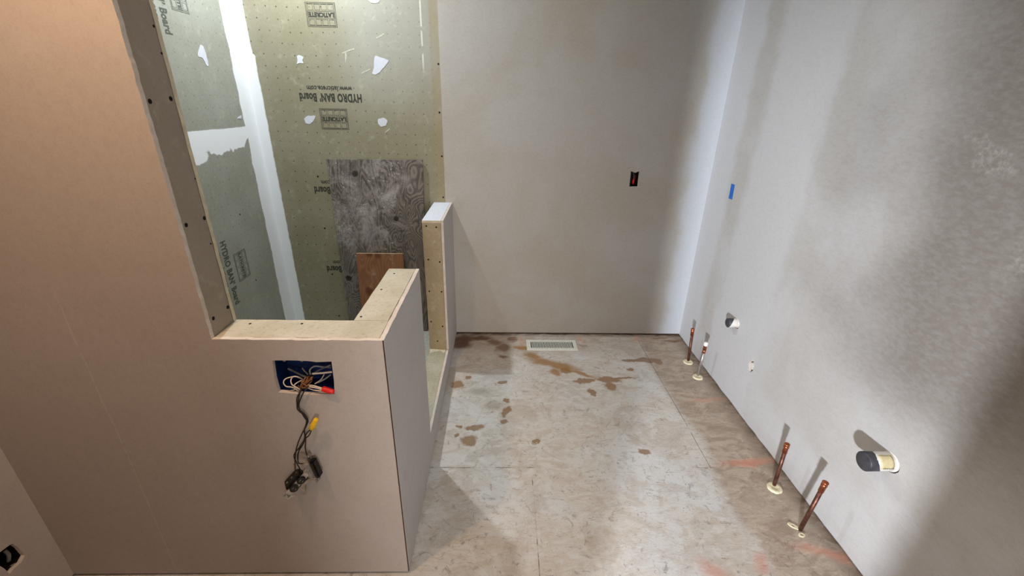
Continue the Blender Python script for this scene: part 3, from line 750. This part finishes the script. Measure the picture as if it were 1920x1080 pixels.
# ------------------------------------------------------------------ blue multi-gang box in the low wall
bb = empty('junction_box', (-.525, YF + .04, .806)); tag(bb, 'blue plastic gang box recessed in the low wall, packed with wires', 'electrical box')
y0, y1 = YF + BD + .0005, YF + .072
b1 = openbox('box_body', -.603, -.447, .7535, .860, y0, y1, M['blue'])
bl = [b1]
for px in (534.5, 567, 602):
    p = at(px, 680, 1, YF + .016)
    bm = bmesh.new(); lathe_along(bm, (p.x, YF + .014, .853), (0, 1, 0), [(0, .0022), (0, .0045), (.006, .0045), (.006, .0022)], 14, False)
    bl.append(tag(bmo('screw_ear', bm, M['chrome']), 'pale screw hole ring'))
under(bb, *bl)
def W3(pix):       # (u, v, depth in front (+) or inside (-) of the front wall face)
    return [at(u, v, 1, YF - d) for u, v, d in pix]
def X1(a, b, d): return (490 + a / 9, 660 + b / 9, d)
wt = empty('white_wires', tuple(at(575, 715, 1, YF))); tag(wt, 'tangle of white wires with a red wire nut spilling from the blue box', 'wire')
objs = []
for P, m_, r in [
    ([X1(700, 460, -.03), X1(560, 410, -.015), X1(500, 470, -.005), X1(520, 550, 0), X1(600, 600, -.002), X1(660, 640, -.006)], 'wire_w', .0016),
    ([X1(690, 450, -.03), X1(600, 415, -.01), X1(490, 425, -.008), X1(400, 460, -.006), X1(375, 520, -.004), X1(420, 580, -.003), X1(520, 595, -.006), X1(640, 660, -.008)], 'wire_w', .0016),
    ([X1(700, 470, -.03), X1(600, 520, -.012), X1(555, 570, -.006), X1(600, 640, -.004), X1(630, 660, -.012)], 'wire_w', .0016),
    ([X1(760, 560, -.02), X1(860, 565, -.004), X1(960, 590, .002), X1(1050, 620, .004)], 'wire_w', .0018),
    ([X1(740, 580, -.02), X1(840, 590, -.004), X1(950, 610, .001), X1(1045, 640, .004)], 'wire_w', .0018),
    ([X1(770, 600, -.015), X1(880, 640, -.004), X1(980, 650, .001), X1(1050, 645, .004)], 'wire_w', .0016),
    ([X1(330, 650, -.01), X1(420, 660, -.008), X1(540, 640, -.01), X1(650, 600, -.015)], 'wire_w', .0015),
    ([X1(1060, 380, -.03), X1(1000, 470, -.03), X1(900, 540, -.02)], 'wire_w', .0014)]:
    bm = bmesh.new(); tube(bm, W3(P), r, 8, 7); objs.append(bmo('wire', bm, M[m_], smooth=True))
p0, p1 = W3([X1(1030, 620, .003)])[0], W3([X1(1225, 675, .007)])[0]; dd = p1 - p0
bm = bmesh.new(); lathe_along(bm, p0, dd, [(0, .006), (.002, .0078), (.010, .0078), (dd.length - .003, .0068), (dd.length, .005), (dd.length, .0005)], 16)
objs.append(tag(bmo('wire_nut', bm, M['red'], smooth=True), 'red wire nut'))
under(wt, *objs)
gw = empty('ground_wires', tuple(at(590, 705, 1, YF + .03))); tag(gw, 'twisted bare copper ground wires and grey cables deep inside the blue box', 'wire')
objs = []
for i in range(9):
    a_ = X1(random.uniform(700, 900), random.uniform(330, 460), -.045); b_ = X1(random.uniform(720, 860), random.uniform(400, 520), -.018)
    c_ = X1(random.uniform(560, 760), random.uniform(500, 620), -.012); d_ = X1(random.uniform(620, 800), random.uniform(560, 630), -.008)
    bm = bmesh.new(); tube(bm, W3([a_, b_, c_, d_]), .0012, 6, 6); objs.append(bmo('wire', bm, M['wire_g'], smooth=True))
for P, r, m_ in [([X1(450, 280, -.05), X1(560, 330, -.045), X1(700, 400, -.035), X1(800, 430, -.03)], .003, 'wire_gr'),
              ([X1(1190, 335, -.018), X1(1060, 350, -.022), X1(860, 365, -.02)], .0028, 'wire_w'),
              ([X1(1180, 260, -.05), X1(1040, 250, -.05), X1(900, 240, -.04), X1(820, 300, -.035), X1(830, 380, -.03)], .0026, 'wire_gr'),
              ([X1(1170, 220, -.05), X1(980, 300, -.045), X1(880, 360, -.03)], .0024, 'wire_gr'),
              ([X1(690, 270, -.045), X1(730, 320, -.04), X1(790, 380, -.03)], .0022, 'wire_gr'),
              ([X1(1170, 380, -.03), X1(1080, 450, -.03), X1(950, 520, -.025)], .0022, 'wire_gr')]:
    bm = bmesh.new(); tube(bm, W3(P), r, 8, 7); objs.append(bmo('cable', bm, M[m_], smooth=True))
under(gw, *objs)
# black wires hanging down with a yellow wire nut
bk = empty('black_wires', tuple(at(565, 745, 1, YF - .01))); tag(bk, 'black wires hanging from the blue box with a yellow wire nut', 'wire')
def X2(a, b, d): return (500 + a / 6.17, 770 + b / 6.17, d)
def X3(a, b, d): return (450 + a / 2.25, 600 + b / 2.25, d)
objs = []
for P in [
    [X1(680, 600, -.012), X1(640, 690, .003), X1(600, 790, .006), X1(605, 900, .008), X3(245, 380, .011), X3(280, 415, .013), X3(272, 470, .015), X3(277, 500, .016), X3(275, 540, .016), X3(283, 572, .018)],
    [X1(690, 610, -.01), X1(650, 700, .004), X1(628, 800, .007), X3(248, 370, .010), X3(268, 405, .012), X3(284, 435, .014), X3(262, 480, .016), X3(240, 535, .02), X3(232, 600, .024), X3(235, 665, .028)],
    [X1(800, 570, -.008), X1(740, 640, .005), X1(670, 770, .007), X1(635, 880, .008), X3(252, 378, .012), X3(275, 400, .014), X3(287, 428, .016), X3(272, 460, .017), X3(272, 500, .018), X3(252, 535, .02), X3(228, 570, .024), X3(238, 600, .026), X3(262, 645, .028)],
    [X3(302, 462, .02), X3(292, 485, .019), X3(272, 505, .019), X3(250, 545, .022), X3(245, 600, .024), X3(270, 606, .022)],
    [X3(298, 462, .018), X3(280, 480, .017), X3(268, 520, .018), X3(245, 560, .022), X3(243, 590, .024)]]:
    bm = bmesh.new(); tube(bm, W3(P), .0017, 8, 7); objs.append(bmo('wire', bm, M['wire_b'], smooth=True))
p0, p1 = W3([X2(520, 205, .02)])[0], W3([X2(575, 95, .024)])[0]; dd = p1 - p0
bm = bmesh.new(); lathe_along(bm, p0, dd, [(0, .006), (.001, .0080), (.012, .0080), (dd.length - .002, .0064), (dd.length, .005), (dd.length, .0005)], 16)
objs.append(tag(bmo('wire_nut', bm, M['yellow'], smooth=True), 'yellow wire nut'))
under(bk, *objs)

# ------------------------------------------------------------------ devices hanging on the wires
def orient(origin, xaxis, yaxis):
    x = Vector(xaxis).normalized(); y = Vector(yaxis); y = (y - x * y.dot(x)).normalized(); z = x.cross(y)
    m = Matrix((x, y, z)).transposed().to_4x4(); m.translation = Vector(origin); return m
def local(bm, m): bmesh.ops.transform(bm, matrix=m, verts=bm.verts)
def device(name, label, m, body, duplex):
    "local frame: x along the device, y across, z out of the face"
    root = empty(name, m.translation); tag(root, label, 'outlet' if duplex else 'switch')
    L, Wd, Dp = body; objs = []
    bm = bmesh.new(); box(bm, (-L / 2, -Wd / 2, -Dp), (L / 2, Wd / 2, 0)); bmesh.ops.bevel(bm, geom=bm.edges[:], offset=.003, segments=2, affect='EDGES'); local(bm, m)
    objs.append(bmo('body', bm, M['blackp'] if duplex else M['clearp']))
    bm = bmesh.new(); sl_ = L / 2 + .018
    for a, b in (((-sl_, -Wd * .3, .0002), (sl_, Wd * .3, .0016)), ((-sl_ - .004, -Wd * .42, .0002), (-sl_ + .010, Wd * .42, .0016)), ((sl_ - .010, -Wd * .42, .0002), (sl_ + .004, Wd * .42, .0016))): box(bm, a, b)
    local(bm, m); objs.append(tag(bmo('strap', bm, M['chrome']), 'silvery metal mounting strap'))
    for s in (-1, 1):
        bm = bmesh.new(); lathe_along(bm, (s * (sl_ - .003), 0, -.004), (0, 0, 1), [(0, .0016), (.0055, .0016), (.0055, .0032), (.0075, .0028), (.0078, .0005)], 12); local(bm, m)
        objs.append(bmo('screw', bm, M['chrome'], smooth=True))
    if duplex:
        for s in (-1, 1):
            bm = bmesh.new(); lathe_along(bm, (s * L * .24, 0, .0015), (0, 0, 1), [(0, .0125), (.004, .0125), (.005, .0115), (.005, .0005)], 24); local(bm, m)
            fc = bmo('socket_face', bm, M['blackp']); objs.append(fc)
            for yy, ww in ((-.0045, .0035), (.0045, .0028)):
                bm = bmesh.new(); box(bm, (s * L * .24 - ww, yy - .0006, .0062), (s * L * .24 + ww, yy + .0006, .0068)); local(bm, m)
                objs.append(bmo('slot', bm, M['chrome']))
    else:
        bm = bmesh.new(); box(bm, (-L * .56, -Wd * .45, .0020), (L * .56, Wd * .45, .018)); bmesh.ops.bevel(bm, geom=bm.edges[:], offset=.004, segments=2, affect='EDGES'); local(bm, m)
        objs.append(bmo('paddle', bm, M['blackp']))
    # terminal screws and white label on the side
    for k in (-.3, 0, .3):
        bm = bmesh.new(); lathe_along(bm, (k * L, -Wd / 2 + .0005, -Dp * .5), (0, -1, 0), [(0, .003), (.002, .003), (.0025, .001)], 10); local(bm, m)
        objs.append(bmo('terminal_screw', bm, M['chrome']))
    under(root, *objs); return root
# switch seen from its side: black body to the right, metal frame to the left
pA, pB = W3([X2(545, 540, .012)])[0], W3([X2(630, 730, .012)])[0]
device('wall_switch', 'black wall switch with silvery frame hanging on the wires, right of the twisted one',
       orient((pA + pB) / 2 + Vector((-.010, -.008, 0)), pB - pA, (0.15, 1, .1)), (.056, .026, .016), False)
pA, pB = W3([X2(450, 760, .026)])[0], W3([X2(265, 925, .030)])[0]
duplex = device('duplex_outlet', 'black outlet hanging lowest on the wires, turned sideways with metallic face',
       orient((pA + pB) / 2 + Vector((0, 0, 0)), pB - pA + Vector((0, -.03, 0)), (.5, .3, -.75)), (.060, .034, .036), True)
# bent silvery mounting straps belonging to the lowest device
objs = []
for P, w_ in [([X2(370, 530, .02), X2(440, 535, .016), X2(480, 560, .014), X2(500, 640, .012), X2(505, 740, .012), X2(520, 790, .014), X2(600, 790, .016)], .006),
              ([X2(520, 790, .014), X2(430, 850, .02), X2(420, 900, .022), X2(435, 960, .022), X2(400, 975, .022)], .005),
              ([X2(205, 1005, .026), X2(260, 995, .027), X2(320, 985, .028)], .002), ([X2(300, 615, .02), X2(318, 630, .02)], .002)]:
    pts = smoothpts(W3(P), 5); bm = bmesh.new(); prev = None
    for i, p in enumerate(pts):
        t_ = (pts[min(i + 1, len(pts) - 1)] - pts[max(i - 1, 0)]).normalized(); s_ = t_.cross(Vector((0, 1, 0))).normalized()
        row = [bm.verts.new(p + s_ * w_ * k + Vector((0, e, 0))) for k, e in ((-1, 0), (1, 0), (1, .0014), (-1, .0014))]
        if prev:
            for j in range(4): bm.faces.new((prev[j], prev[(j + 1) % 4], row[(j + 1) % 4], row[j]))
        else: bm.faces.new(row)
        prev = row
    bm.faces.new(prev); objs.append(bmo('mounting_strap', bm, M['wtape'] if len(objs) == 2 else M['chrome']))
under(duplex, *objs)

# ------------------------------------------------------------------ box behind the hole in the left wall
hy = sum(p[0] for p in hl) / len(hl); hz = sum(p[1] for p in hl) / len(hl)
lbx = empty('outlet_box', (XL - .05, hy, hz)); tag(lbx, 'dark empty outlet opening in the left wall, low beside the near corner', 'electrical box')
bm = bmesh.new()
ya, yb, za, zb = min(p[0] for p in hl) - .002, max(p[0] for p in hl) + .002, min(p[1] for p in hl) - .002, max(p[1] for p in hl) + .002
x0, x1 = XL - .075, XL - BD - .0005
box(bm, (x0 - .002, ya, za), (x0, yb, zb)); box(bm, (x0, ya - .002, za), (x1, ya, zb)); box(bm, (x0, yb, za), (x1, yb + .002, zb)); box(bm, (x0, ya, za - .002), (x1, yb, za)); box(bm, (x0, ya, zb), (x1, yb, zb + .002))
o1 = bmo('box_body', bm, M['black'])
P = [at(8, 1032, 0, XL - .03), at(16, 1040, 0, XL - .022), at(16, 1052, 0, XL - .03)]
bm = bmesh.new(); tube(bm, P, .005); o2 = tag(bmo('conduit', bm, M['wire_gr'], smooth=True), 'grey conduit stub')
P = [at(20, 1062, 0, XL - .022), at(30, 1056, 0, XL - .02), at(38, 1048, 0, XL - .03)]
bm = bmesh.new(); tube(bm, P, .003); o3 = bmo('cable', bm, M['wire_gr'], smooth=True)
under(lbx, o1, o2, o3)
